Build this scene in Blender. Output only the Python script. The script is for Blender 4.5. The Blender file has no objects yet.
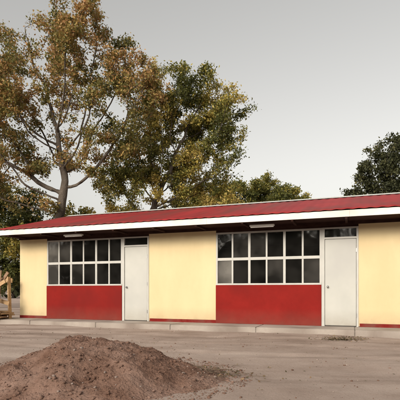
import bpy, bmesh, math, random
import numpy as np
from mathutils import Vector, Matrix, noise, kdtree
random.seed(7); np.random.seed(7)
scene = bpy.context.scene
col = scene.collection
F = 429.0; CAMH = 1.10
TH = math.atan(F/1200.0); C, S = math.cos(TH), math.sin(TH)
X0, Y0 = -6.23, 14.85
SLAB = 0.14

# ---------------------------------------------------------------- materials
def new_mat(name):
    m = bpy.data.materials.new(name); m.use_nodes = True
    nt = m.node_tree
    return m, nt, nt.nodes["Principled BSDF"]

def noisy(name, c1, c2, scale=3.0, rough=0.8, bump=0.0, bscale=60.0, c3=None, sc3=0.6, metallic=0.0, stretch=(1,1,1), bdist=0.02, spec=.3, grime=None):
    m, nt, b = new_mat(name)
    N, L = nt.nodes, nt.links
    tc = N.new("ShaderNodeTexCoord"); mp = N.new("ShaderNodeMapping"); mp.inputs["Scale"].default_value = stretch
    L.new(tc.outputs["Object"], mp.inputs[0])
    n = N.new("ShaderNodeTexNoise"); n.inputs["Scale"].default_value = scale; n.inputs["Detail"].default_value = 8; n.inputs["Roughness"].default_value = .65
    L.new(mp.outputs[0], n.inputs["Vector"])
    r = N.new("ShaderNodeValToRGB"); r.color_ramp.elements[0].position = .32; r.color_ramp.elements[1].position = .68
    r.color_ramp.elements[0].color = (*c1, 1); r.color_ramp.elements[1].color = (*c2, 1)
    L.new(n.outputs["Fac"], r.inputs[0]); out = r.outputs[0]
    if c3:
        n3 = N.new("ShaderNodeTexNoise"); n3.inputs["Scale"].default_value = sc3; n3.inputs["Detail"].default_value = 5
        L.new(mp.outputs[0], n3.inputs["Vector"])
        r3 = N.new("ShaderNodeValToRGB"); r3.color_ramp.elements[0].position = .45; r3.color_ramp.elements[1].position = .65
        L.new(n3.outputs["Fac"], r3.inputs[0])
        mx = N.new("ShaderNodeMixRGB"); L.new(r3.outputs[0], mx.inputs[0]); L.new(out, mx.inputs[1]); mx.inputs[2].default_value = (*c3, 1)
        out = mx.outputs[0]
    if grime:  # splash-back dirt on the lowest part of a wall
        sp = N.new("ShaderNodeSeparateXYZ"); L.new(tc.outputs["Object"], sp.inputs[0])
        mr = N.new("ShaderNodeMapRange"); mr.inputs[1].default_value=.0; mr.inputs[2].default_value=.45; mr.inputs[3].default_value=1.0; mr.inputs[4].default_value=0
        L.new(sp.outputs[2], mr.inputs[0])
        ng = N.new("ShaderNodeTexNoise"); ng.inputs["Scale"].default_value=3.5; ng.inputs["Detail"].default_value=8; ng.inputs["Roughness"].default_value=.7
        L.new(tc.outputs["Object"], ng.inputs["Vector"])
        ml = N.new("ShaderNodeMath"); ml.operation='MULTIPLY'; L.new(mr.outputs[0], ml.inputs[0]); L.new(ng.outputs["Fac"], ml.inputs[1])
        mx = N.new("ShaderNodeMixRGB"); L.new(ml.outputs[0], mx.inputs[0]); L.new(out, mx.inputs[1]); mx.inputs[2].default_value=(*grime,1)
        out = mx.outputs[0]
    L.new(out, b.inputs["Base Color"])
    b.inputs["Roughness"].default_value = rough; b.inputs["Metallic"].default_value = metallic
    b.inputs["Specular IOR Level"].default_value = spec
    if bump:
        nb = N.new("ShaderNodeTexNoise"); nb.inputs["Scale"].default_value = bscale; nb.inputs["Detail"].default_value = 6
        L.new(tc.outputs["Object"], nb.inputs["Vector"])
        bp = N.new("ShaderNodeBump"); bp.inputs["Strength"].default_value = bump; bp.inputs["Distance"].default_value = bdist
        L.new(nb.outputs["Fac"], bp.inputs["Height"]); L.new(bp.outputs[0], b.inputs["Normal"])
    return m

M_yel = noisy("cream_paint", (.62,.50,.30), (.68,.56,.345), 1.2, .8, .25, 70, c3=(.595,.475,.28), sc3=.8, stretch=(1,1,.35), spec=.15, grime=(.34,.25,.16))
M_red = noisy("red_paint", (.185,.0115,.009), (.24,.015,.012), 1.5, .75, .2, 70, c3=(.165,.013,.011), sc3=.8, spec=.1, grime=(.16,.06,.045))
M_kick = noisy("red_kick_paint", (.15,.013,.011), (.21,.02,.017), 4, .8, .2, 60, c3=(.16,.05,.04), sc3=2, spec=.1)
M_roof = noisy("red_roof", (.20,.016,.018), (.30,.028,.029), 1.6, .6, .1, 30, c3=(.165,.034,.030), sc3=.9, stretch=(1,.25,1), spec=.2)
M_white = noisy("white_paint", (.60,.60,.58), (.70,.69,.66), 1.6, .55, .05, 50, c3=(.54,.52,.48), sc3=.9)
M_frame = noisy("window_frame_paint", (.42,.42,.40), (.50,.495,.47), 2, .5)
M_door = noisy("door_paint", (.43,.435,.41), (.50,.50,.47), .9, .5, .08, 8, c3=(.41,.41,.395), sc3=.6, grime=(.28,.24,.19))
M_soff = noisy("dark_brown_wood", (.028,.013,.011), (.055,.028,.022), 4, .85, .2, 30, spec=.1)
M_conc = noisy("concrete", (.31,.27,.24), (.42,.375,.335), 2.2, .92, .4, 45, c3=(.23,.19,.165), sc3=1.1)
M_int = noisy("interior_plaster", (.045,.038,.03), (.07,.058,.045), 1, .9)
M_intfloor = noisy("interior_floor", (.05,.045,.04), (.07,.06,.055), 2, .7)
M_metal = noisy("handle_metal", (.3,.3,.3), (.4,.4,.4), 5, .35, metallic=.9)
M_wood = noisy("raw_lumber", (.34,.21,.11), (.52,.36,.20), 3, .8, .3, 40, stretch=(1,8,8))
M_wood2 = noisy("weathered_lumber", (.18,.11,.07), (.33,.22,.14), 3, .85, .3, 40, stretch=(1,8,8))
M_bark = noisy("bark", (.035,.027,.022), (.10,.08,.065), 6, .95, .8, 16, c3=(.14,.12,.10), sc3=1.2, spec=.1, stretch=(1,1,.3), bdist=.05)
M_rock = noisy("pebble_rock", (.20,.15,.13), (.38,.31,.27), 2.0, .9, .3, 60)
M_mound = noisy("mound_earth", (.125,.070,.050), (.215,.130,.098), 5, .97, .9, 38, c3=(.26,.17,.135), sc3=1.6, bdist=.03, spec=.1)
M_twig = noisy("dry_twig", (.10,.07,.05), (.2,.15,.11), 6, .9)

def glass(name, tint, milky):
    m, nt, b = new_mat(name); N, L = nt.nodes, nt.links
    N.remove(b); out = N["Material Output"]
    tr = N.new("ShaderNodeBsdfTransparent"); tr.inputs[0].default_value = (*tint, 1)
    gl = N.new("ShaderNodeBsdfGlossy"); gl.inputs["Roughness"].default_value = .05
    lw = N.new("ShaderNodeFresnel"); lw.inputs["IOR"].default_value = 1.45
    tc = N.new("ShaderNodeTexCoord"); n = N.new("ShaderNodeTexNoise"); n.inputs["Scale"].default_value = 1.3
    L.new(tc.outputs["Object"], n.inputs["Vector"])
    bp = N.new("ShaderNodeBump"); bp.inputs["Strength"].default_value = .25; bp.inputs["Distance"].default_value = .05
    L.new(n.outputs["Fac"], bp.inputs["Height"]); L.new(bp.outputs[0], gl.inputs["Normal"])
    mx = N.new("ShaderNodeMixShader"); L.new(lw.outputs[0], mx.inputs[0]); L.new(tr.outputs[0], mx.inputs[1]); L.new(gl.outputs[0], mx.inputs[2])
    df = N.new("ShaderNodeBsdfDiffuse"); df.inputs[0].default_value = (.42,.40,.37,1)  # pale grey diffuse layer, mixed unevenly into the pane
    n2 = N.new("ShaderNodeTexNoise"); n2.inputs["Scale"].default_value = 1.1; n2.inputs["Detail"].default_value = 4
    L.new(tc.outputs["Object"], n2.inputs["Vector"])
    r = N.new("ShaderNodeMapRange"); r.inputs[1].default_value = .4; r.inputs[2].default_value = .7
    r.inputs[3].default_value = milky*.2; r.inputs[4].default_value = milky
    L.new(n2.outputs["Fac"], r.inputs[0])
    mx2 = N.new("ShaderNodeMixShader"); L.new(r.outputs[0], mx2.inputs[0]); L.new(mx.outputs[0], mx2.inputs[1]); L.new(df.outputs[0], mx2.inputs[2])
    L.new(mx2.outputs[0], out.inputs["Surface"])
    return m
M_glass = glass("pane_glass", (.45,.45,.45), .04)
M_glass2 = glass("pane_glass_pale", (.5,.5,.5), .36)  # palest diffuse mix, used for most first-column panes
M_glass3 = glass("pane_glass_mid", (.5,.5,.5), .12)

def leaf_mat(name, cols, trans=.35):
    m, nt, b = new_mat(name); N, L = nt.nodes, nt.links
    at = N.new("ShaderNodeAttribute"); at.attribute_name = "tint"
    r = N.new("ShaderNodeValToRGB"); cr = r.color_ramp
    cr.elements[0].position = cols[0][0]; cr.elements[0].color = (*cols[0][1], 1)
    cr.elements[1].position = cols[-1][0]; cr.elements[1].color = (*cols[-1][1], 1)
    for p, c in cols[1:-1]:
        e = cr.elements.new(p); e.color = (*c, 1)
    L.new(at.outputs["Fac"], r.inputs[0]); L.new(r.outputs[0], b.inputs["Base Color"])
    b.inputs["Roughness"].default_value = .6; b.inputs["Specular IOR Level"].default_value=.25
    tl = N.new("ShaderNodeBsdfTranslucent"); L.new(r.outputs[0], tl.inputs[0])
    mx = N.new("ShaderNodeMixShader"); mx.inputs[0].default_value = trans
    L.new(b.outputs[0], mx.inputs[1]); L.new(tl.outputs[0], mx.inputs[2]); L.new(mx.outputs[0], N["Material Output"].inputs["Surface"])
    return m
ML_1 = leaf_mat("leaf_dry_olive", [(0,(.055,.060,.020)),(.3,(.115,.115,.036)),(.55,(.20,.175,.055)),(.75,(.34,.235,.075)),(.88,(.38,.20,.08)),(1,(.42,.27,.13))])
ML_2 = leaf_mat("leaf_yellow_green", [(0,(.050,.058,.017)),(.35,(.115,.12,.032)),(.58,(.22,.205,.05)),(.78,(.44,.34,.08)),(1,(.50,.38,.13))])
ML_3 = leaf_mat("leaf_dark", [(0,(.022,.026,.012)),(.5,(.050,.054,.024)),(.85,(.09,.09,.035)),(1,(.17,.14,.055))], .25)
ML_4 = leaf_mat("leaf_litter", [(0,(.06,.055,.025)),(.5,(.14,.11,.06)),(1,(.28,.19,.11))], .1)

# ---------------------------------------------------------------- helpers
def add_obj(name, mesh, parent=None, mats=()):
    o = bpy.data.objects.new(name, mesh); col.objects.link(o)
    for m in mats: mesh.materials.append(m)
    if parent: o.parent = parent
    return o
def empty(name, loc=(0,0,0), rotz=0):
    e = bpy.data.objects.new(name, None); col.objects.link(e); e.location = loc; e.rotation_euler = (0,0,rotz); e.empty_display_size=.3
    return e
def boxes(name, lst, mat, parent=None, bevel=0.0):
    bm = bmesh.new()
    for (x0,x1,y0,y1,z0,z1) in lst:
        vs = [bm.verts.new(p) for p in ((x0,y0,z0),(x1,y0,z0),(x1,y1,z0),(x0,y1,z0),(x0,y0,z1),(x1,y0,z1),(x1,y1,z1),(x0,y1,z1))]
        for f in ((3,2,1,0),(4,5,6,7),(0,1,5,4),(1,2,6,5),(2,3,7,6),(3,0,4,7)):
            bm.faces.new([vs[i] for i in f])
    if bevel: bmesh.ops.bevel(bm, geom=bm.edges[:], offset=bevel, segments=2, affect='EDGES')
    me = bpy.data.meshes.new(name); bm.to_mesh(me); bm.free()
    return add_obj(name, me, parent, [mat])
def np_mesh(name, verts, faces_flat, k, mat, parent=None, tint=None, smooth=False):
    me = bpy.data.meshes.new(name)
    nf = len(faces_flat)
    me.vertices.add(len(verts)); me.vertices.foreach_set("co", np.asarray(verts, dtype=np.float32).ravel())
    me.loops.add(nf*k); me.loops.foreach_set("vertex_index", np.asarray(faces_flat, dtype=np.int32).ravel())
    me.polygons.add(nf); me.polygons.foreach_set("loop_start", np.arange(0, nf*k, k, dtype=np.int32))
    me.polygons.foreach_set("loop_total", np.full(nf, k, dtype=np.int32))
    if smooth: me.polygons.foreach_set("use_smooth", np.ones(nf, dtype=bool))
    me.update(calc_edges=True); me.validate()
    if tint is not None:
        a = me.attributes.new("tint", 'FLOAT', 'FACE'); a.data.foreach_set("value", np.asarray(tint, dtype=np.float32))
    return add_obj(name, me, parent, [mat])

def W(px):
    t = (px-200)/F
    return (t*Y0 - X0)/(C + t*S)

# ---------------------------------------------------------------- building
B = empty("school_building", (X0, Y0, SLAB), -TH)
H = 2.76; DEP = 6.0; WT = .15
wE = W(470)
x_w1a, x_w1b, x_d1a, x_d1b = W(47), W(122.2), W(123.2), W(149)
x_w2a, x_w2b, x_d2a, x_d2b = W(216), W(321.5), W(322.7), W(358.5)
SILL = 1.10; WTOP = 2.62
walls = [(0, x_w1a, 0, WT, 0, H), (x_d1b, x_w2a, 0, WT, 0, H), (x_d2b, wE, 0, WT, 0, H),
         (0, WT, WT, DEP-WT, 0, H), (wE-WT, wE, WT, DEP-WT, 0, H), (0, wE, DEP-WT, DEP, 0, H)]
boxes("walls", walls, M_yel, B)
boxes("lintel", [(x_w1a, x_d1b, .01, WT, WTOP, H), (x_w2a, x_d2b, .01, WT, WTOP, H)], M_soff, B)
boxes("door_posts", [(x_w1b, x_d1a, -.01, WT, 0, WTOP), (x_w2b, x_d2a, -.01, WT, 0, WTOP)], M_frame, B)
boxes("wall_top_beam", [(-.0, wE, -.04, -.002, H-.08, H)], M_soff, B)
boxes("red_panels", [(x_w1a, x_w1b, -.03, WT-.02, 0, SILL), (x_w2a, x_w2b, -.03, WT-.02, 0, SILL)], M_red, B, .008)
boxes("kick_strips", [(0, x_w1a-.004, -.012, -.001, 0, .09), (x_d1b+.03, x_w2a-.004, -.012, -.001, 0, .09), (x_d2b+.03, wE, -.012, -.001, 0, .09)], M_kick, B)
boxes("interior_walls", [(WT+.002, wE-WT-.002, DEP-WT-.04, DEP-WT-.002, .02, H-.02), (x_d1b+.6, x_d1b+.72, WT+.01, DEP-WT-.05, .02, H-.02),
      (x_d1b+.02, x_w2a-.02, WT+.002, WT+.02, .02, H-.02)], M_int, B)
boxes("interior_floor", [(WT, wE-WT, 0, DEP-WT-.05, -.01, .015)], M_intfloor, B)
desks = []
for rx0 in (x_w1a+.3, x_w2a+.3):
    for i in range(3):
        for j in range(3):
            a = rx0+i*1.25; b = 1.1+j*1.5
            desks += [(a, a+.9, b, b+.45, .72, .75)] + [(a+p, a+p+.04, b+q, b+q+.04, .016, .72) for p in (.03,.83) for q in (.03,.38)]
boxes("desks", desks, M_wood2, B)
def window(tag, xa, xb, ncol, seed):
    rnd = random.Random(seed)
    z0, z1 = SILL, WTOP
    fr = .05; bars = []
    y0, y1 = .0, .055
    bars.append((xa, xb, y0-.028, y1+.02, z0+.001, z0+fr))
    bars.append((xa, xb, y0, y1, z1-fr, z1-.001))
    bars.append((xa, xa+fr, y0, y1, z0+fr, z1-fr)); bars.append((xb-fr, xb, y0, y1, z0+fr, z1-fr))
    zm = z0 + (z1-z0)*.49
    st = (xb-xa)/ncol
    bars.append((xa+fr, xb-fr, y0+.003, y1-.003, zm-.04, zm+.04))
    for i in range(1, ncol):
        t = .024 if i % 2 else .034
        for za, zb in ((z0+fr, zm-.04), (zm+.04, z1-fr)):
            bars.append((xa+i*st-t, xa+i*st+t, y0+.004, y1-.004, za, zb))
    boxes("window_frame_"+tag, bars, M_frame, B, .004)
    gl = {0:[],1:[],2:[]}
    for i in range(ncol):
        for za, zb in ((z0+fr, zm-.04), (zm+.04, z1-fr)):
            a = xa+i*st+.02; b = xa+(i+1)*st-.02
            r = rnd.random()
            k = 1 if (i == 0 and r < .85) else (2 if r < .3 else 0)
            dy = rnd.uniform(-.004,.004)
            gl[k].append((a, b, .028+dy, .031+dy, za-.01, zb+.01))
    for k, m in ((0,M_glass),(1,M_glass2),(2,M_glass3)):
        if gl[k]: boxes("glass_%s_%d" % (tag,k), gl[k], m, B)
window("left", x_w1a, x_w1b, 6, 3)
window("right", x_w2a, x_w2b, 6, 11)
def door(tag, xa, xb):
    zt = 2.31; f = .05
    boxes("door_frame_"+tag, [(xa, xa+f, -.02, .10, 0, WTOP), (xb-f, xb, -.02, .10, 0, WTOP), (xa+f, xb-f, -.018, .10, zt, zt+.05), (xa+f, xb-f, -.018,.10, WTOP-.04, WTOP)], M_frame, B, .004)
    boxes("door_leaf_"+tag, [(xa+f+.008, xb-f-.008, .0, .04, .02, zt-.008)], M_door, B, .006)
    boxes("transom_glass_"+tag, [(xa+f, xb-f, .03, .034, zt+.05, WTOP-.04)], M_glass, B)
    boxes("door_kick_plate_"+tag, [(xa+f+.012, xb-f-.012, -.004, -.001, .03, .30)], M_door, B)
    bm = bmesh.new()
    hx = xa+f+.08
    bmesh.ops.create_uvsphere(bm, u_segments=14, v_segments=10, radius=.028, matrix=Matrix.Translation((hx, -.05, 1.05)))
    bmesh.ops.create_cone(bm, cap_ends=True, segments=14, radius1=.03, radius2=.014, depth=.045, matrix=Matrix.Translation((hx,-.022,1.05)) @ Matrix.Rotation(math.pi/2,4,'X'))
    me = bpy.data.meshes.new("knob"); bm.to_mesh(me); bm.free(); add_obj("door_knob_"+tag, me, B, [M_metal])
    boxes("door_hinges_"+tag, [(xb-f-.012, xb-f+.012, -.03, -.019, z, z+.1) for z in (.25,1.1,1.95)], M_metal, B)
door("left", x_d1a, x_d1b); door("right", x_d2a, x_d2b)
OV = .9; XL = -.2; XR = wE+.4; ZE = H-.0; ZF0, ZF1 = 2.76, 2.90
YR = DEP/2; ZR = 4.0
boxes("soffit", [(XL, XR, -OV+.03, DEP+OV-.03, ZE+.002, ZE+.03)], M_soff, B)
raf = []
x = XL+.5
while x < XR:
    raf.append((x-.03, x+.03, -OV+.035, -.045, ZE-.055, ZE+.001)); x += 1.3
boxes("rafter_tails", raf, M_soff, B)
fl = []; x = XL
while x < XR:
    x2 = min(XR, x+3.66)
    fl += [(x+.001, x2-.001, -OV, -OV+.028, ZF0-.02, ZF1), (x+.001, x2-.001, DEP+OV-.028, DEP+OV, ZF0-.02, ZF1)]; x = x2
boxes("fascia", fl, M_white, B, .002)
def roof_side(name, ye, zt_e, yr, zr):
    nx = int((XR-XL)/.035); xs = np.linspace(XL-.02, XR+.02, nx); ys = np.linspace(0,1,12)
    V = []
    for t in ys:
        y = ye+(yr-ye)*t; z = zt_e+(zr-zt_e)*t
        for xx in xs:
            V.append((xx, y, z+.0075*math.sin(xx*2*math.pi/.26)+.010*noise.noise((xx*.5,t*3,1))))
    Fc = [(j*nx+i, j*nx+i+1, (j+1)*nx+i+1, (j+1)*nx+i) for j in range(len(ys)-1) for i in range(nx-1)]
    o = np_mesh(name, np.array(V), np.array(Fc), 4, M_roof, B, smooth=True)
    md = o.modifiers.new("s","SOLIDIFY"); md.thickness = .01; md.offset = 1
roof_side("roof_front", -OV-.03, ZF1+.012, YR, ZR)
roof_side("roof_back", DEP+OV+.03, ZF1+.012, YR, ZR)
for nm, xx, xt in (("gable_left", 0.0, WT), ("gable_right", wE-WT, wE)):
    bm = bmesh.new()
    tri = [(-.0, H+.032), (DEP, H+.032), (DEP, ZF1+.05+.1), (YR, ZR-.05), (0, ZF1+.15)]
    a = [bm.verts.new((xx, p[0], p[1])) for p in tri]; b = [bm.verts.new((xt, p[0], p[1])) for p in tri]
    bm.faces.new(a[::-1]); bm.faces.new(b)
    for i in range(5): bm.faces.new((a[i], a[(i+1)%5], b[(i+1)%5], b[i]))
    me = bpy.data.meshes.new(nm); bm.to_mesh(me); bm.free(); add_obj(nm, me, B, [M_yel])
for nm, xx in (("rake_left", XL-.015), ("rake_right", XR-.015)):
    bm = bmesh.new()
    for sgn in (1,-1):
        ye = -OV if sgn==1 else DEP+OV
        P = [(ye, ZF0+.01),(YR, ZR-.15),(YR, ZR-.012),(ye, ZF1-.004)]
        a = [bm.verts.new((xx, p[0], p[1])) for p in P]; b = [bm.verts.new((xx+.03, p[0], p[1])) for p in P]
        bm.faces.new(a); bm.faces.new(b[::-1])
        for i in range(4): bm.faces.new((a[i], b[i], b[(i+1)%4], a[(i+1)%4]))
    me = bpy.data.meshes.new(nm); bm.to_mesh(me); bm.free(); add_obj(nm, me, B, [M_white])
bm = bmesh.new()
P = [(-.17, ZR-.02),(0, ZR+.05),(.17, ZR-.02),(0,ZR+.03)]
a = [bm.verts.new((XL-.03, YR+p[0], p[1])) for p in P]; b = [bm.verts.new((XR+.03, YR+p[0], p[1])) for p in P]
bm.faces.new(a); bm.faces.new(b[::-1])
for i in range(4): bm.faces.new((a[i], b[i], b[(i+1)%4], a[(i+1)%4]))
me = bpy.data.meshes.new("ridge_cap"); bm.to_mesh(me); bm.free(); add_obj("ridge_cap", me, B, [M_frame])
fx = []
for cx in (W(84), W(266)):
    fx += [(cx-.33, cx+.33, -.62, -.5, ZE-.10, ZE-.057), (cx-.31, cx+.31, -.58, -.54, ZE-.13, ZE-.101)]
boxes("eave_light_fixtures", fx, M_white, B, .004)
sl = []
x = -1.1
while x < wE+1:
    sl.append((x+.003, x+2.394, -1.0, .0, -SLAB-.1, 0)); x += 2.4
sl.append((-.0, wE, .001, DEP, -SLAB-.1, -.012))
boxes("walkway_slab", sl, M_conc, B, .012)

# ---------------------------------------------------------------- ground
def gz(x, y):
    d = math.hypot(x, y)
    if d > 60: return 0.0
    v = noise.noise((x*.35, y*.35, 0))*.05 + noise.noise((x*1.3, y*1.3, 3))*.02 + noise.noise((x*5, y*5, 7))*.007
    q = y + .34*x
    for c in (7.5, 8.9, 10.2):
        v -= .030*math.exp(-((q-c-.25*math.sin(x*.4))/.15)**2)*(.6+.5*noise.noise((x*.5,c,1)))
        v += .012*math.exp(-((q-c-.25-.25*math.sin(x*.4))/.08)**2)
    return v
def axis(lo, hi, step, far):
    a = list(np.arange(lo, hi, step)); s = step; p = hi; right = []
    while p < far: right.append(p); s *= 1.25; p += s
    s = step; p = lo; left = []
    while p > -far:
        s *= 1.25; p -= s; left.append(p)
    return np.array(left[::-1]+a+right)
xs = axis(-8, 8, .055, 900); ys = axis(3.2, 14, .055, 900)
nx, ny = len(xs), len(ys)
V = np.zeros((ny, nx, 3)); V[:,:,0] = xs[None,:]; V[:,:,1] = ys[:,None]
for j in range(ny):
    for i in range(nx):
        V[j,i,2] = gz(xs[i], ys[j])
idx = np.arange(nx*ny).reshape(ny,nx)
Fq = np.stack([idx[:-1,:-1], idx[:-1,1:], idx[1:,1:], idx[1:,:-1]], -1).reshape(-1,4)
mg, nt, b = new_mat("dirt_ground"); N, L = nt.nodes, nt.links
tc = N.new("ShaderNodeTexCoord")
def nz(scale, det=8, rough=.6, vec=None):
    n = N.new("ShaderNodeTexNoise"); n.inputs["Scale"].default_value=scale; n.inputs["Detail"].default_value=det; n.inputs["Roughness"].default_value=rough
    L.new(vec or tc.outputs["Object"], n.inputs["Vector"]); return n.outputs["Fac"]
def ramp(src, p0, c0, p1, c1):
    r = N.new("ShaderNodeValToRGB"); r.color_ramp.elements[0].position=p0; r.color_ramp.elements[1].position=p1
    r.color_ramp.elements[0].color=(*c0,1); r.color_ramp.elements[1].color=(*c1,1); L.new(src, r.inputs[0]); return r.outputs[0]
def mix(f, a, bb):
    m = N.new("ShaderNodeMixRGB"); L.new(f, m.inputs[0])
    for k, v in ((1,a),(2,bb)):
        if isinstance(v, tuple): m.inputs[k].default_value=(*v,1)
        else: L.new(v, m.inputs[k])
    return m.outputs[0]
base = ramp(nz(.8), .3, (.27,.205,.172), .7, (.40,.322,.280))
mpg = N.new("ShaderNodeMapping"); mpg.inputs["Rotation"].default_value=(0,0,TH); mpg.inputs["Scale"].default_value=(.16,1,1)
L.new(tc.outputs["Object"], mpg.inputs[0])
streak = ramp(nz(1.3, 7, .62, mpg.outputs[0]), .50, (0,0,0), .66, (.75,.75,.75))
c = mix(streak, base, (.205,.150,.122))
pale = ramp(nz(.55, 6, .6, mpg.outputs[0]), .50, (0,0,0), .66, (.8,.8,.8))
c = mix(pale, c, (.45,.37,.325))
fine = ramp(nz(45, 4, .7), .55, (0,0,0), .8, (1,1,1))
c = mix(fine, c, (.18,.13,.105))
L.new(c, b.inputs["Base Color"]); b.inputs["Roughness"].default_value=.97; b.inputs["Specular IOR Level"].default_value=.1
bp = N.new("ShaderNodeBump"); bp.inputs["Strength"].default_value=.65; bp.inputs["Distance"].default_value=.02
L.new(nz(22, 8, .7), bp.inputs["Height"]); L.new(bp.outputs[0], b.inputs["Normal"])
np_mesh("ground", V.reshape(-1,3), Fq, 4, mg, smooth=True)

# ---------------------------------------------------------------- dirt mound
MX, MY = -1.47, 5.45
def mound_h(x, y):
    dx, dy = (x-MX), (y-MY)
    ang = math.atan2(dy, dx)
    rad = 1.60 + .22*noise.noise((math.cos(ang)*1.3, math.sin(ang)*1.3, 5)) - (.06 if dx < 0 else -.18)*abs(math.cos(ang))
    r = math.hypot(dx, dy*1.15)/rad
    if r > 1.25: return -.08
    h = .58*max(0, (1-r))**1.05 if r < 1 else -.25*(r-1)
    h = .50 - math.sqrt((.50-h)**2 + .0016) if r < 1 else h
    h += (noise.noise((x*2.2, y*2.2, 9))*.085 + noise.noise((x*6, y*6, 2))*.038 + noise.noise((x*16, y*16, 4))*.020+ noise.noise((x*40, y*40, 4))*.010) * min(1, max(0, (1.2-r)*2.2))
    return h
n = 300
gx = np.linspace(MX-2.5, MX+2.5, n); gy = np.linspace(MY-2.0, MY+2.0, n)
V = np.array([(x, y, gz(x,y)+mound_h(x,y)) for y in gy for x in gx])
idx = np.arange(n*n).reshape(n,n)
Fq = np.stack([idx[:-1,:-1], idx[:-1,1:], idx[1:,1:], idx[1:,:-1]], -1).reshape(-1,4)
Mo = empty("dirt_mound")
np_mesh("mound_body", V, Fq, 4, M_mound, Mo, smooth=True)

def pebbles(name, pts, sizes, mat, parent=None, jit=.25):
    bm = bmesh.new(); bmesh.ops.create_icosphere(bm, subdivisions=1, radius=1)
    bv = np.array([v.co[:] for v in bm.verts]); bf = np.array([[v.index for v in f.verts] for f in bm.faces]); bm.free()
    VV, FF = [], []
    for k, (p, s) in enumerate(zip(pts, sizes)):
        j = bv*(1+np.random.uniform(-jit,jit,(len(bv),1)))*np.array([1,np.random.uniform(.5,1),np.random.uniform(.4,.8)])*s
        a = random.random()*6.28; ca, sa = math.cos(a), math.sin(a)
        j = np.stack([j[:,0]*ca-j[:,1]*sa, j[:,0]*sa+j[:,1]*ca, j[:,2]], -1) + np.array(p)
        VV.append(j); FF.append(bf+k*len(bv))
    return np_mesh(name, np.concatenate(VV), np.concatenate(FF), 3, mat, parent)
pts, sz = [], []
for _ in range(9500):
    a = random.random()*6.283; r = 1.95*math.sqrt(random.random())
    x = MX+.08+r*math.cos(a)*1.05; y = MY+r*math.sin(a)*.9
    s = min(.03, .0045*random.paretovariate(2.1))
    pts.append((x, y, max(gz(x,y), gz(x,y)+mound_h(x,y))+s*.1)); sz.append(s)
pebbles("mound_clods", pts, sz, M_mound, Mo, .4)
pts, sz = [], []
for _ in range(260):
    a = random.random()*6.283; r = 1.7*math.sqrt(random.random())
    x = MX+r*math.cos(a)*1.05; y = MY+r*math.sin(a)*.9
    s = min(.026, .006*random.paretovariate(2.2)); pts.append((x,y,max(gz(x,y), gz(x,y)+mound_h(x,y))+s*.2)); sz.append(s)
pebbles("mound_stones", pts, sz, M_rock, Mo)
def in_slab(x, y):
    ly = (x-X0)*S + (y-Y0)*C
    return ly > -1.03
pts, sz = [], []
while len(pts) < 2600:
    y = 4 + 11*random.random()**1.3; x = random.uniform(-.62,.62)*y
    if in_slab(x,y): continue
    if random.random() > .08+1.9*max(0, noise.noise((x*.8,y*.8,11))): continue
    s = min(.022, .0034*random.paretovariate(2.0)); pts.append((x,y,gz(x,y)+s*.2)); sz.append(s)
half = len(pts)//2
pebbles("gravel", pts[:half], sz[:half], M_rock)
pebbles("dirt_clods", pts[half:], sz[half:], M_mound)

# ---------------------------------------------------------------- leaves & twigs
def leaves_mesh(name, centers, tints, smin, smax, mat, parent=None, flat=0.0, aspect=.5):
    n = len(centers); c = np.asarray(centers)
    a = np.random.normal(size=(n,3)); a[:,2] *= (1-flat); a /= np.linalg.norm(a,axis=1)[:,None]
    b2 = np.random.normal(size=(n,3)); b2[:,2] *= (.55 if flat==0 else .15)
    b2 -= (b2*a).sum(1)[:,None]*a; b2 /= np.linalg.norm(b2,axis=1)[:,None]
    s = np.random.uniform(smin, smax, n)[:,None]
    V = np.stack([c-a*s*.5, c+b2*s*aspect*.5+a*s*.05, c+a*s*.5, c-b2*s*aspect*.5+a*s*.05], 1).reshape(-1,3)
    Fc = np.arange(4*n).reshape(n,4)
    return np_mesh(name, V, Fc, 4, mat, parent, tint=tints)

def ring(p, d, r, ns):
    ref = Vector((1,0,0)) if abs(d.x) < .85 else Vector((0,1,0))
    u = (ref - d*ref.dot(d)).normalized(); v = d.cross(u)
    return [p+u*(r*math.cos(2*math.pi*i/ns))+v*(r*math.sin(2*math.pi*i/ns)) for i in range(ns)]
def tubes(name, segs, mat, parent=None):
    V, Fc = [], []; k = 0
    for sg in segs:
        p0, p1, r0, r1 = sg[:4]
        d = (p1-p0)
        if d.length < 1e-5: continue
        d.normalize(); d0 = sg[4] if len(sg) > 4 and sg[4] is not None else d
        ns = 10 if r0 > .05 else (5 if r0 > .02 else 4)
        V += ring(p0, d0, r0, ns) + ring(p1, d, r1, ns)
        for i in range(ns):
            j = (i+1)%ns; Fc.append((k+i,k+j,k+ns+j,k+ns+i))
        k += 2*ns
    return np_mesh(name, np.array([v[:] for v in V]), np.array(Fc), 4, mat, parent, smooth=True)

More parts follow.
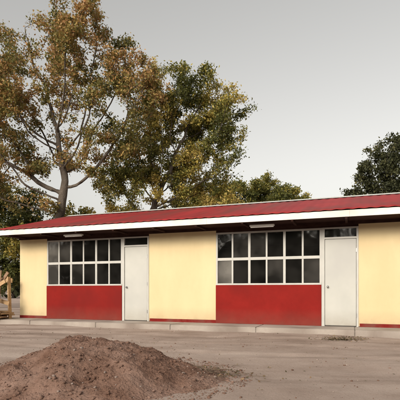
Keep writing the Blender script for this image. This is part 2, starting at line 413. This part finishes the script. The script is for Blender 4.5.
def tree(name, base, trunk, blobs, nattr, step, kill, trunk_r, leaf_m, nleaf, spread, lsize, tipr=.009, tintf=None, seed=0, sparse=.0, start_f=.6, dvar=1.5):
    rnd = random.Random(seed); np.random.seed(seed)
    T = empty(name, base)
    vols = [b[3]**3 for b in blobs]; tot = sum(vols)
    att = []
    for b, v in zip(blobs, vols):
        for _ in range(max(6, int(nattr*v/tot))):
            while True:
                q = Vector((rnd.uniform(-1,1), rnd.uniform(-1,1), rnd.uniform(-1,1)))
                if .2 < q.length < 1: break
            p = Vector((b[0],b[1],b[2])) + Vector((q.x*b[3], q.y*b[3]*1.1, q.z*b[3]*.9))
            if noise.noise((p.x*.55+seed, p.y*.55, p.z*.55)) < -.16+sparse and rnd.random() < .85: continue
            att.append(p)
    pos = [Vector(p) for p in trunk]
    P2, R2 = [pos[0]], [-1]
    for i in range(1, len(pos)):
        m = max(1, int((pos[i]-pos[i-1]).length/step))
        for k in range(1, m+1):
            q = pos[i-1].lerp(pos[i], k/m) + Vector((rnd.gauss(0,.025), rnd.gauss(0,.025), 0))
            P2.append(q); R2.append(len(P2)-2)
    pos, par = P2, R2
    childdirs = {}
    start = max(0, int(len(pos)*start_f))
    for it in range(90):
        if not att: break
        kd = kdtree.KDTree(len(pos))
        for i, p in enumerate(pos):
            if i >= start: kd.insert(p, i)
        kd.balance()
        acc = {}; keep = []
        for a in att:
            co, i, d = kd.find(a)
            if d < kill: continue
            keep.append(a)
            acc.setdefault(i, Vector((0,0,0))); acc[i] += (a-co).normalized()
        att = keep; grew = False
        for i, v in acc.items():
            if v.length < 1e-4: continue
            d = v.normalized()
            if par[i] >= 0: d = (d + (pos[i]-pos[par[i]]).normalized()*.35)
            d = (d + Vector((rnd.gauss(0,.18), rnd.gauss(0,.18), rnd.gauss(0,.14)))).normalized()
            if any(d.dot(c2) > .93 for c2 in childdirs.get(i, [])): continue
            if len(childdirs.get(i, [])) >= 3: continue
            childdirs.setdefault(i, []).append(d)
            pos.append(pos[i]+d*step); par.append(i); grew = True
        if not grew: break
    n = len(pos); area = [0.0]*n; ch = [0]*n; main = [-1]*n
    e = 2.25
    for i in range(n-1, -1, -1):
        if area[i] == 0: area[i] = 1.0
        p = par[i]
        if p >= 0:
            area[p] += area[i]; ch[p] += 1
            if main[p] < 0 or area[i] > area[main[p]]: main[p] = i
    rr = [tipr*(a**(1/e)) for a in area]
    k = trunk_r/rr[0]
    rr = [max(tipr*.8, r*(k if r > .05 else 1+(k-1)*r/.05)) for r in rr]
    for i in range(0, min(3, n)): rr[i] *= 1.35-.12*i
    segs = []
    for i in range(1, n):
        p = par[i]
        if main[p] == i and par[p] >= 0:
            d0 = (pos[p]-pos[par[p]]).normalized(); r0 = min(rr[p], rr[i]*1.6)
            if r0 < rr[p]*.999: r0 = min(rr[p], rr[i]*1.35)
            segs.append((pos[p], pos[i], rr[p] if rr[p] < rr[i]*1.6 else r0, rr[i], d0))
        else:
            segs.append((pos[p], pos[i], min(rr[p], rr[i]*1.3), rr[i]))
    thin = [i for i in range(n) if area[i] <= 7 and i > start]
    cs, ts = [], []
    per = nleaf/max(1,len(thin))
    for i in thin:
        p = pos[i]
        dens = max(.06, 1+dvar*noise.noise((p.x*.6+seed*3, p.y*.6, p.z*.6)))*(1.5 if ch[i]==0 else .8)
        m = int(per*dens+rnd.random())
        tw = []
        for _ in range(2 if ch[i]==0 else 1):
            q = p + Vector((rnd.gauss(0,1), rnd.gauss(0,1), rnd.gauss(.1,.8))).normalized()*spread*rnd.uniform(.8,1.9)
            segs.append((p, q, tipr*.7, tipr*.3)); tw.append(q)
        t0 = (tintf(p) if tintf else .5) + rnd.gauss(0,.12)
        for _ in range(m):
            q = rnd.choice(tw); f = rnd.uniform(.15,1.05); c0 = p.lerp(q, f)
            cs.append((c0.x+rnd.gauss(0,spread*.42), c0.y+rnd.gauss(0,spread*.42), c0.z+rnd.gauss(0,spread*.36)))
            ts.append(min(1,max(0,t0+rnd.gauss(0,.18))))
    tubes("trunk_and_branches", segs, M_bark, T)
    leaves_mesh("foliage", cs, ts, lsize[0], lsize[1], leaf_m, T)
    print(name, n, len(cs))
    return T

def loc(px, py, depth, cx, cy):
    return ((px-200)/F*depth-cx, depth-cy, CAMH+(290-py)/F*depth)
def mkblobs(lst, depth, cx, cy, seed):
    r = random.Random(seed); out = []
    for px, py, rp in lst:
        rad = rp/F*depth
        x, _, z = loc(px,py,depth,cx,cy)
        out.append((x, r.uniform(-.8,.8)*rad*1.0, z, rad))
    return out
D1 = 22.0; bx = (58-200)/F*D1
bl = mkblobs([(84,32,28),(112,42,26),(52,45,28),(14,66,32),(118,70,32),(80,85,36),(40,100,34),(143,80,24),(128,108,30),(5,115,34),(-35,95,40),
              (88,128,30),(35,145,34),(0,160,32),(125,140,26),(70,158,20),(20,190,26),(-35,160,36),(50,22,22),(95,14,14),(150,105,20),(25,40,26),(-10,40,30),
              (95,165,20),(38,178,22),(105,190,14),(45,205,20),(85,60,30)], D1, bx, D1, 1)
t1 = lambda p: .46 + .50*noise.noise((p.x*.35,p.y*.35,p.z*.35)) + (.20 if p.x < 1 and p.z > 8 else .08)
tree("large_shade_tree", (bx,D1,0), [(0,0,-.2),(.05,0,2),(.0,.1,4.2),(.2,0,5.6),(.3,.1,6.4)], bl, 2500, .32, .52, .23, ML_1, 74000, .33, (.08,.20), tintf=t1, seed=4, sparse=.05, start_f=.75, dvar=2.0)
D2 = 25.0; bx = (134-200)/F*D2
bl = mkblobs([(190,90,23),(215,95,22),(168,95,24),(232,112,17),(180,125,30),(215,130,27),(155,130,26),(236,135,14),(135,160,26),(170,162,28),(208,165,26),
              (232,165,16),(110,182,18),(150,190,26),(190,190,26),(225,190,18),(118,202,16),(205,80,14),(180,78,12),(150,105,18)], D2, bx, D2, 2)
t2 = lambda p: .50 + .75*noise.noise((p.x*.45,p.y*.45,p.z*.45)) + (.12 if p.z < 8 else 0)
tree("yellowing_tree", (bx,D2,0), [(0,0,-.2),(.1,0,2.5),(.3,.1,4.2),(1.0,.1,5.6)], bl, 2000, .34, .52, .20, ML_2, 68000, .35, (.085,.21), tintf=t2, seed=9, sparse=.03, dvar=2.0)
D3 = 34.0; bx = (392-200)/F*D3
bl = mkblobs([(396,156,18),(380,160,16),(366,176,14),(410,158,22),(388,185,20),(430,180,26),(400,205,22),(362,190,12),(440,150,18),(392,146,12)], D3, bx, D3, 3)
t3 = lambda p: .45 + .4*noise.noise((p.x*.4,p.y*.4,p.z*.4))
tree("dark_green_tree", (bx,D3,0), [(0,0,-.2),(.1,0,3),(.3,.1,6)], bl, 1000, .42, .6, .3, ML_3, 38000, .42, (.13,.29), tintf=t3, seed=12, sparse=-.1)
D4 = 42.0; bx = (258-200)/F*D4
bl = mkblobs([(245,190,14),(262,189,13),(278,193,12),(292,198,10),(232,197,15),(255,205,16),(280,206,14),(303,204,8),(218,198,14),(200,200,14)], D4, bx, D4, 5)
tree("background_tree", (bx,D4,0), [(0,0,-.2),(.1,0,3),(.3,.1,6)], bl, 1000, .5, .6, .25, ML_2, 32000, .45, (.14,.30), tintf=lambda p:.34+.4*noise.noise((p.x*.4,p.y*.4,p.z*.4)), seed=15, sparse=-.15)
D5 = 27.0; bx = (-12-200)/F*D5
bl = mkblobs([(8,205,22),(35,213,20),(-20,200,30),(-5,235,26),(25,240,24),(-40,240,34),(10,262,22),(50,225,20),(-60,200,30),(75,215,14),(5,280,18)], D5, bx, D5, 6)
tree("undergrowth_tree", (bx,D5,0), [(0,0,-.2),(.1,0,1.4),(.2,.1,2.4)], bl, 1200, .4, .55, .16, ML_2, 48000, .4, (.11,.27), tintf=lambda p:.30+.6*noise.noise((p.x*.4,p.y*.4,p.z*.4)), seed=18, sparse=-.2)

cs, ts, segs = [], [], []
rnd = random.Random(33)
def far_tree(x, y, hgt, rw, nl):
    segs.append((Vector((x,y,-.2)), Vector((x,y,hgt*.6)), .2, .1))
    for _ in range(nl):
        q = np.random.normal(size=3); q /= np.linalg.norm(q); q *= rnd.random()**.4
        zz = hgt*.5+q[2]*hgt*.5
        cs.append((x+q[0]*rw, y+q[1]*rw, max(.1,zz*(1+.15*noise.noise((x+q[0]*2,y,q[2]*3)))))); ts.append(min(1,max(0,rnd.gauss(.5,.2))))
for k in range(110):
    a = math.radians(rnd.uniform(-75, 75)); d = rnd.uniform(62, 85)
    far_tree(d*math.sin(a), d*math.cos(a), rnd.uniform(4.0, 7.5), rnd.uniform(2.5,4.5), 350)
for k in range(70):  # unseen trees behind the camera, added to darken reflections in the panes
    a = math.radians(rnd.uniform(85, 275)); d = rnd.uniform(24, 36)
    far_tree(d*math.sin(a), d*math.cos(a), rnd.uniform(7, 13), rnd.uniform(3,5), 550)
DT = empty("distant_trees")  # far tree line, plus the added ring behind the camera
tubes("distant_trunks", segs, M_bark, DT); leaves_mesh("distant_foliage", cs, ts, .5, 1.1, ML_3, DT, aspect=.7)

# ---------------------------------------------------------------- lumber pile at the left end
def plank(bm, p0, p1, w, t, up=Vector((0,0,1))):
    p0, p1 = Vector(p0), Vector(p1); d = (p1-p0).normalized(); s = d.cross(up)
    if s.length < .1: s = Vector((1,0,0))
    s.normalize(); u = s.cross(d)
    # broad face towards the yard
    vs = []
    for p in (p0,p1):
        for a, b2 in ((-1,-1),(1,-1),(1,1),(-1,1)): vs.append(bm.verts.new(p+s*(a*t/2)+u*(b2*w/2)))
    for f in ((3,2,1,0),(4,5,6,7),(0,1,5,4),(1,2,6,5),(2,3,7,6),(3,0,4,7)): bm.faces.new([vs[i] for i in f])
LP = empty("lumber_pile", (-6.70, 14.2, 0), -TH)
rnd = random.Random(5)
bm = bmesh.new(); bm2 = bmesh.new()
for lay in range(6):
    for j in range(4):
        x0 = -1.7+rnd.uniform(-.15,.15); x1 = .22+rnd.uniform(-.30,.1)
        plank(bm if rnd.random()<.55 else bm2, (x0, -.25+j*.21, .10+lay*.055), (x1, -.25+j*.21+rnd.uniform(-.03,.03), .10+lay*.055), .045, .18)
for xx in (-1.3,-.1): plank(bm2, (xx,-.4,.035),(xx,.6,.035),.07,.08)
for (a,b3,w) in (((-1.3,-.30,.46),(.30,-.28,1.08),.15), ((-1.2,-.36,1.35),(.30,-.35,.50),.16), ((-1.5,.25,1.05),(.30,.2,.65),.13), ((-.9,.3,.42),(.1,.35,1.7),.10),
               ((.12,-.12,.02),(-.15,.30,1.75),.10), ((-.75,-.15,.02),(-.45,.35,1.70),.10), ((-1.4,.36,1.50),(.25,.38,1.42),.15), ((-.5,-.42,.02),(.26,-.40,.80),.13), ((.24,.3,.02),(.18,.3,1.55),.12),
               ((-1.4,-.20,.50),(.26,-.22,.66),.15), ((-.9,-.46,.85),(.30,-.46,.22),.13), ((-1.3,.1,.60),(.20,.12,1.40),.12)):
    plank(bm if w>.115 else bm2, a, b3, w, .04)
for nm, q, m in (("planks_new", bm, M_wood), ("planks_weathered", bm2, M_wood2)):
    me = bpy.data.meshes.new(nm); q.to_mesh(me); q.free(); add_obj(nm, me, LP, [m])

# ---------------------------------------------------------------- debris
def debris(name, cx, cy, rx, ry, ntw, nlf, hh, ln=(.1,.4), seed=1, zf=None):
    rnd = random.Random(seed); E = empty(name)
    segs, cs, ts = [], [], []
    zf = zf or (lambda x,y: gz(x,y))
    for _ in range(ntw):
        x, y = rnd.gauss(cx,rx*.5), rnd.gauss(cy,ry*.5); l = rnd.uniform(*ln); a = rnd.uniform(0,6.28)
        p = Vector((x,y,zf(x,y)+.008+rnd.random()*hh)); q = Vector((x+l*math.cos(a), y+l*math.sin(a), 0)); q.z = zf(q.x,q.y)+.008+rnd.random()*hh
        m = p.lerp(q,.5)+Vector((rnd.gauss(0,.02),rnd.gauss(0,.02),rnd.random()*.02)); r = rnd.uniform(.002,.005)
        segs += [(p,m,r,r*.8),(m,q,r*.8,r*.4)]
    for _ in range(nlf):
        x, y = rnd.gauss(cx,rx*.5), rnd.gauss(cy,ry*.5)
        cs.append((x,y,zf(x,y)+.01+rnd.random()**2*hh)); ts.append(rnd.random())
    tubes("twigs", segs, M_twig, E); leaves_mesh("dry_leaves", cs, ts, .025, .065, ML_4, E, flat=.8)
def mz(x,y): return gz(x,y)+max(0,mound_h(x,y))
debris("plant_debris", 3.15, 9.5, .55, .13, 40, 420, .06, ln=(.06,.25), seed=2)
debris("twig_litter", .25, 5.5, .42, .5, 55, 120, .02, ln=(.05,.25), seed=3, zf=mz)
rnd = random.Random(8); cs, ts = [], []
while len(cs) < 500:
    y = 4+9.5*rnd.random(); x = rnd.uniform(-.6,.6)*y
    if in_slab(x,y) or rnd.random() > .1+1.4*max(0,noise.noise((x*.7,y*.7,21))): continue
    cs.append((x,y,mz(x,y)+.012)); ts.append(rnd.random())
leaves_mesh("leaf_litter", cs, ts, .02, .045, ML_4, flat=.85)

# ---------------------------------------------------------------- light, sky, camera
EL, AZ = math.radians(24), math.radians(-150)
sd = Vector((math.sin(AZ)*math.cos(EL), math.cos(AZ)*math.cos(EL), math.sin(EL)))
sun = bpy.data.lights.new("sun", 'SUN'); sun.energy = 1.3; sun.angle = math.radians(14); sun.color = (1,.86,.68)
so = bpy.data.objects.new("sun", sun); col.objects.link(so); so.rotation_euler = sd.to_track_quat('Z','Y').to_euler()
w = bpy.data.worlds.new("World"); scene.world = w; w.use_nodes = True
N, L = w.node_tree.nodes, w.node_tree.links
bg = N["Background"]; sky = N.new("ShaderNodeTexSky"); sky.sky_type='NISHITA'; sky.sun_disc=False
sky.sun_elevation = EL; sky.sun_rotation = AZ; sky.air_density=1.0; sky.dust_density=5.0; sky.ozone_density=1.0
hs = N.new("ShaderNodeHueSaturation"); hs.inputs["Saturation"].default_value=.17; hs.inputs["Value"].default_value=1.5
wm = N.new("ShaderNodeMixRGB"); wm.blend_type='MULTIPLY'; wm.inputs[0].default_value=1; wm.inputs[2].default_value=(1.045,1.0,.915,1)
L.new(sky.outputs[0], hs.inputs["Color"]); L.new(hs.outputs[0], wm.inputs[1]); L.new(wm.outputs[0], bg.inputs["Color"]); bg.inputs["Strength"].default_value=.15
cam = bpy.data.cameras.new("camera"); co = bpy.data.objects.new("camera", cam); col.objects.link(co)
co.location=(0,0,CAMH); co.rotation_euler=(math.pi/2,0,0)
cam.sensor_width=36; cam.lens=36*F/400; cam.shift_y=.225; cam.clip_end=3000; cam.clip_start=.05
scene.camera = co
scene.view_settings.view_transform='Standard'; scene.view_settings.look='None'; scene.view_settings.exposure=0
